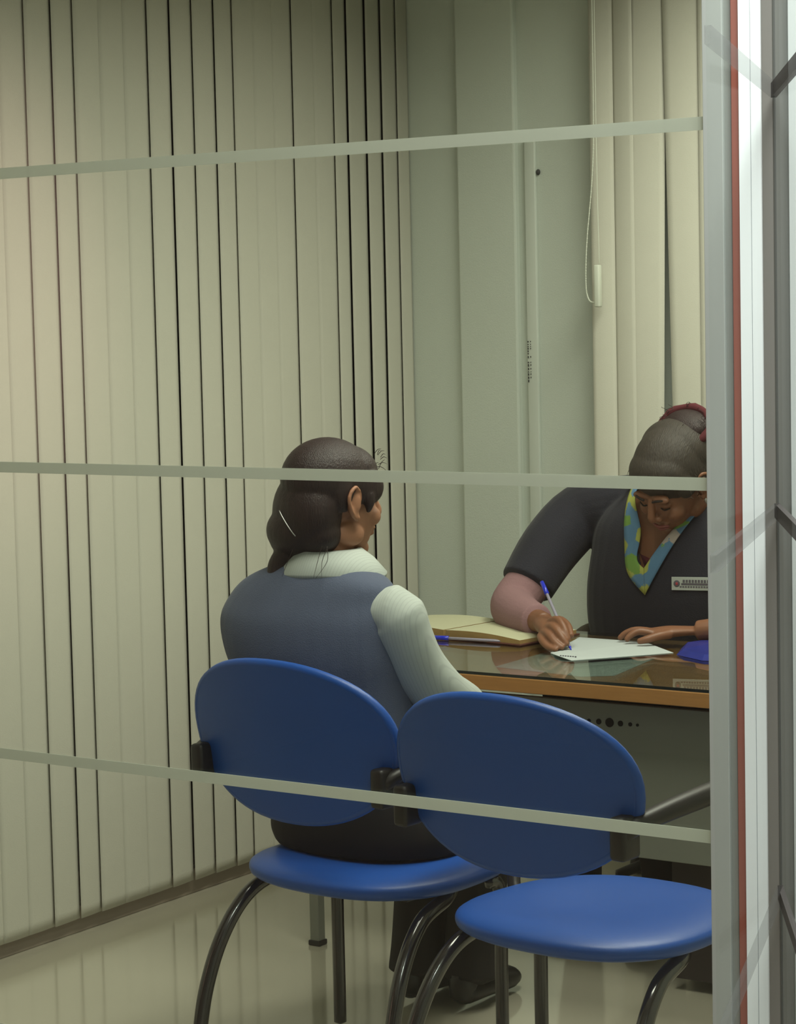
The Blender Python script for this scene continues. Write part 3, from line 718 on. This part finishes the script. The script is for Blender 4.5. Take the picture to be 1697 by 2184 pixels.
# resting hand: flat on the paper, fingers pointing left
add_tube(bm, [(-2.665, 5.278, .786, .026), (-2.70, 5.272, .784, .030), (-2.745, 5.262, .780, .037), (-2.785, 5.255, .774, .036)], 16, 4, 0.42, (0, 0, 1))
fing(bm, (-2.770, 5.232, .777, .0105), (-2.800, 5.215, .784, .0098), (-2.818, 5.200, .774, .0085), (-2.826, 5.192, .762, .0070))    # index side, nearest
fing(bm, (-2.780, 5.248, .778, .0105), (-2.822, 5.236, .783, .0098), (-2.848, 5.225, .773, .0085), (-2.860, 5.218, .761, .0070))
fing(bm, (-2.782, 5.264, .777, .0100), (-2.828, 5.258, .781, .0092), (-2.858, 5.250, .772, .0082), (-2.872, 5.245, .760, .0068))
fing(bm, (-2.780, 5.280, .775, .0095), (-2.822, 5.280, .777, .0085), (-2.850, 5.276, .769, .0075), (-2.866, 5.272, .760, .0062))
fing(bm, (-2.725, 5.240, .778, .0125), (-2.742, 5.212, .776, .0110), (-2.765, 5.190, .769, .0100), (-2.785, 5.180, .763, .0078))    # thumb
link('body', remesh(bm, .0030, 2, .45), M['skin2'], p2)
# pink sleeve at the elbow of the writing arm (and the other one)
def sleeve(nm, pts, m, ks, par, folds=0.0, amp=0.0):
    bm = tube([(x, y, z, r+ks[i]) for i, (x, y, z, r) in enumerate(pts)], 24, 6)
    me = remesh(bm, .004, 2)
    return link(nm, me, m, par)
sleeve('sleeve', armR2[3:7], M['pink'], [.014, .020, .019, .013], p2)
sleeve('sleeve', armL2[3:5], M['pink'], [.012, .014], p2)
# navy vest with short sleeves; open V at the front
bm = bmesh.new()
add_loft(bm, [(-2.87, 5.67, .58, .255, .185), (-2.875, 5.63, .72, .275, .190), (-2.875, 5.60, .84, .268, .180), (-2.872, 5.575, .95, .245, .155), (-2.87, 5.56, 1.03, .225, .130), (-2.866, 5.555, 1.085, .185, .100), (-2.862, 5.56, 1.130, .120, .078), (-2.86, 5.565, 1.155, .085, .060)], power=2.3)
add_tube(bm, [(x, y, z, r+k) for (x, y, z, r), k in zip(armR2[:5], (.018, .024, .028, .028, .012))][:4], 22, 4)
add_tube(bm, [(-2.92, 5.57, 1.10, .060), (-3.03, 5.57, 1.085, .070), (-3.13, 5.56, 1.06, .080)], 20, 4)
add_tube(bm, [(-2.80, 5.57, 1.10, .060), (-2.70, 5.57, 1.08, .070), (-2.62, 5.56, 1.04, .075)], 20, 4)
add_tube(bm, [(x, y, z, r+k) for (x, y, z, r), k in zip(armL2[:4], (.016, .018, .018, .018))], 22, 4)
vme = remesh(bm, .005, 4)
def inV(x, z):
    if z < .87: return False
    t = (z-.87)/(1.12-.87)
    return -2.889-t*.060 < x < -2.889+t*.150 if z < 1.2 else False
vb = bmesh.new(); vb.from_mesh(vme)
bvhV = BVHTree.FromBMesh(vb)
dead = [f for f in vb.faces if inV(f.calc_center_median().x, f.calc_center_median().z) and f.calc_center_median().y < 5.53]
bmesh.ops.delete(vb, geom=dead, context='FACES'); vb.to_mesh(vme); vb.free()
vo = link('vest', vme, M['navy'], p2); 
# floral collar: two bands following the chest along the V
def band(outer, inner, nm, m, lift=.008):
    o_, i_ = cat_rom(outer, 6), cat_rom(inner, 6)
    n = 30; bm = bmesh.new(); rows = []
    def samp(L, t):
        f = t*(len(L)-1); i = min(int(f), len(L)-2); s = f-i
        return tuple(L[i][j]*(1-s)+L[i+1][j]*s for j in range(2))
    for k in range(n+1):
        a, b = samp(o_, k/n), samp(i_, k/n); row = []
        for q in range(5):
            x, z = a[0]+(b[0]-a[0])*q/4, a[1]+(b[1]-a[1])*q/4
            h = bvhV.ray_cast(Vector((x, 5.0, z)), Vector((0, 1, 0)))
            y = (h[0].y if h[0] is not None else 5.47)-lift
            row.append([x, y, z])
        rows.append(row)
    # smooth depth
    for _ in range(3):
        for k in range(1, n):
            for q in range(5): rows[k][q][1] = (rows[k-1][q][1]+rows[k][q][1]*2+rows[k+1][q][1])/4
    V = [[bm.verts.new(p) for p in r] for r in rows]
    for k in range(n):
        for q in range(4): bm.faces.new((V[k][q], V[k][q+1], V[k+1][q+1], V[k+1][q]))
    o = obj(nm, bm, m, p2); md = o.modifiers.new('t', 'SOLIDIFY'); md.thickness = .003; md.offset = 0
    return o
band([(-2.975, 1.158), (-2.968, 1.108), (-2.952, .996), (-2.94, .909), (-2.887, .851)], [(-2.945, 1.158), (-2.944, 1.109), (-2.903, 1.023), (-2.911, .948), (-2.889, .921)], 'floral_collar', M['floral'])
band([(-2.887, .851), (-2.839, .932), (-2.80, .995), (-2.747, 1.077), (-2.735, 1.11)], [(-2.889, .921), (-2.850, .975), (-2.812, 1.022), (-2.765, 1.075), (-2.757, 1.11)], 'floral_collar', M['floral'], .009)
bm = bmesh.new()
vv = [bm.verts.new(p) for p in ((-2.915, 5.438, .958), (-2.865, 5.438, .960), (-2.889, 5.432, .905))]; bm.faces.new(vv)
o = obj('undershirt', bm, M['maroon'], p2); o.modifiers.new('t', 'SOLIDIFY').thickness = .004
# badge
def chest_y(x, z):
    h = bvhV.ray_cast(Vector((x, 5.0, z)), Vector((0, 1, 0))); return h[0].y if h[0] is not None else 5.45
by = min(chest_y(-2.81, .89), chest_y(-2.71, .89))-.006
sl = (chest_y(-2.71, .89)-chest_y(-2.81, .89))/.10
Rb = Matrix.Translation((-2.81, chest_y(-2.81, .89)-.006, .885)) @ Matrix.Rotation(math.atan(sl), 4, 'Z')
bd = obj('name_badge', box(0, .115, -.0012, .0012, -.0175, .0175, .0008, Rb), M['badgew'], p2, smooth=False)
bm = bmesh.new()
for k in range(10): add_box(bm, .030+k*.008, .0355+k*.008, -.0022, -.0012, .003, .0105, 0, Rb)
for k in range(12): add_box(bm, .022+k*.007, .0268+k*.007, -.0022, -.0012, -.010, -.006, 0, Rb)
add_box(bm, .026, .112, -.0020, -.0012, -.0035, .0015, 0, Rb)
obj('badge_lettering', bm, M['badget'], bd, smooth=False)
bm = bmesh.new(); add_ell(bm, (.014, -.0018, .000), (.0085, .0008, .009), Rb)
eb = obj('badge_emblem', bm, M['badget'], bd)
bm = bmesh.new(); add_ell(bm, (.014, -.0028, .000), (.0035, .0008, .004), Rb)
obj('badge_emblem_centre', bm, M['emblem'], bd)
# trousers and shoes
bm = bmesh.new()
add_loft(bm, [(-2.86, 5.69, .462, .235, .175), (-2.86, 5.68, .52, .235, .175), (-2.86, 5.66, .60, .225, .16)], power=2.3)
for lg in legs2: add_tube(bm, [(x, y, z, r+.014) for x, y, z, r in lg], 18, 4)
link('trousers', remesh(bm, .007, 3), M['trouser'], p2)
for lg in legs2:
    e = lg[-1]; sbm = tube([(e[0], e[1]+.045, .034, .030), (e[0], e[1]+.02, .040, .038), (e[0], e[1]-.06, .042, .041), (e[0], e[1]-.14, .034, .036), (e[0], e[1]-.175, .028, .022)], 16, 5, 0.8, (0, 0, 1))
    add_tube(sbm, [(e[0], e[1]+.02, .03, .033), (e[0], e[1]+.01, .095, .036)], 14, 0)
    for v in sbm.verts: v.co.z = max(v.co.z, 0.0)
    obj('shoe', sbm, M['shoe'], p2)
# hair, scrunchie, face details
bm = bmesh.new()
def HE2(c, r): add_ell(bm, c, r, H2, 28, 20)
HE2((0, -.024, .044), (.087, .104, .088)); HE2((0, .022, .062), (.076, .062, .054)); HE2((0, -.060, .0), (.080, .066, .080)); HE2((0, -.055, .056), (.090, .076, .072))
for s in (-1, 1): HE2((s*.070, .022, .034), (.013, .036, .034))
h2 = link('hair', remesh(bm, .0045, 3), M['hair2'], p2)
bm = bmesh.new(); add_ell(bm, (-.015, -.100, .092), (.062, .046, .030), H2)
bmm = remesh(bm, .005, 2); link('bun', bmm, M['hair1'], h2)
bm = bmesh.new(); ring = []
for k in range(25):
    a = 2*math.pi*k/24; ring.append((*(H2 @ Vector((-.015+.066*math.cos(a), -.096+.050*math.sin(a), .094-.012*math.sin(a)))), .011+.002*math.sin(7*a)))
add_tube(bm, ring, 12, 0); obj('hair_band', bm, M['maroon'], h2)
bm = bmesh.new(); rn = random.Random(11)
for i in range(26):
    a = rn.uniform(0, 2*math.pi); b0 = H2 @ Vector((-.015+.055*math.cos(a), -.105+.035*math.sin(a), .112))
    pts = []; r0 = rn.uniform(.004, .008); ph = rn.uniform(0, 6); dx = rn.uniform(-.01, .01)
    for k in range(7):
        t = k/6; pts.append(b0+Vector((r0*math.cos(ph+t*4)+dx*t-r0*math.cos(ph), r0*.5*math.sin(ph+t*4)-r0*.5*math.sin(ph), .022*t-.008*t*t)))
    strand(h2, M['hair1'], pts, .0006)
for i in range(12):
    b0 = H2 @ Vector((-.078 if i % 2 else .078, rn.uniform(0, .05), rn.uniform(-.0, .05)))
    d = (1 if (b0.x > -2.85) else -1)
    strand(h2, M['hair2'], [b0, b0+Vector((d*.010, -.004, .006)), b0+Vector((d*.016, -.004, rn.uniform(-.012, .004)))], .0007)
for s in (-1, 1):
    bm = bmesh.new(); add_tube(bm, [(*(H2 @ Vector(p)), r) for p, r in (((s*.012, .092, .030), .0030), ((s*.028, .091, .036), .0034), ((s*.046, .078, .030), .0022))], 8, 4); obj('eyebrow', bm, M['brow'], p2)
    bm = bmesh.new(); add_tube(bm, [(*(H2 @ Vector(p)), r) for p, r in (((s*.018, .0815, .003), .0016), ((s*.030, .0845, .0), .0022), ((s*.043, .0775, .003), .0016))], 8, 4); obj('eyelashes', bm, M['brow'], p2)
bm = bmesh.new(); add_tube(bm, [(*(H2 @ Vector(p)), r) for p, r in (((-.024, .086, -.054), .002), ((-.010, .0935, -.051), .0045), ((0, .0945, -.053), .0045), ((.010, .0935, -.051), .0045), ((.024, .086, -.054), .002))], 8, 4)
add_tube(bm, [(*(H2 @ Vector(p)), r) for p, r in (((-.020, .086, -.060), .002), ((0, .0925, -.063), .005), ((.020, .086, -.060), .002))], 8, 4); obj('lips', bm, M['lip'], p2)
bm = bmesh.new(); add_ell(bm, (-.080, .0, -.044), (.004, .004, .010), H2); obj('earring', bm, M['pin'], p2)

# clerk's chair, mostly hidden behind her
oc = thing('office_chair', 'olive brown padded office chair behind the writing woman', 'chair', (-2.90, 5.72, 0))
obj('seat', box(-3.13, -2.63, 5.47, 5.92, .385, .452, .025), M['olive'], oc)
obj('backrest', box(-3.12, -2.64, 5.885, 5.93, .56, .98, .02), M['olive'], oc)
for s in (-1, 1):
    obj('armrest', tube([(-2.88+s*.27, 5.86, .43, .016), (-2.88+s*.29, 5.86, .64, .018), (-2.88+s*.29, 5.83, .70, .022), (-2.88+s*.29, 5.62, .71, .026), (-2.88+s*.29, 5.52, .69, .020)], 12, 5), M['olive'], oc)
obj('post', tube([(-2.88, 5.70, .09, .026), (-2.88, 5.70, .39, .026)], 14, 0), M['black'], oc)
obj('back_support', box(-2.91, -2.85, 5.90, 5.925, .40, .60, .004), M['black'], oc, smooth=False)
for k in range(5):
    a = 2*math.pi*k/5+.3; lg = obj('base_arm', tube([(-2.88, 5.70, .10, .022), (-2.88+.14*math.cos(a), 5.70+.14*math.sin(a), .09, .018), (-2.88+.25*math.cos(a), 5.70+.25*math.sin(a), .065, .014)], 10, 3), M['black'], oc)
    bm = bmesh.new(); add_ell(bm, (-2.88+.25*math.cos(a), 5.70+.25*math.sin(a), .027), (.024, .024, .027)); obj('castor', bm, M['black'], lg)
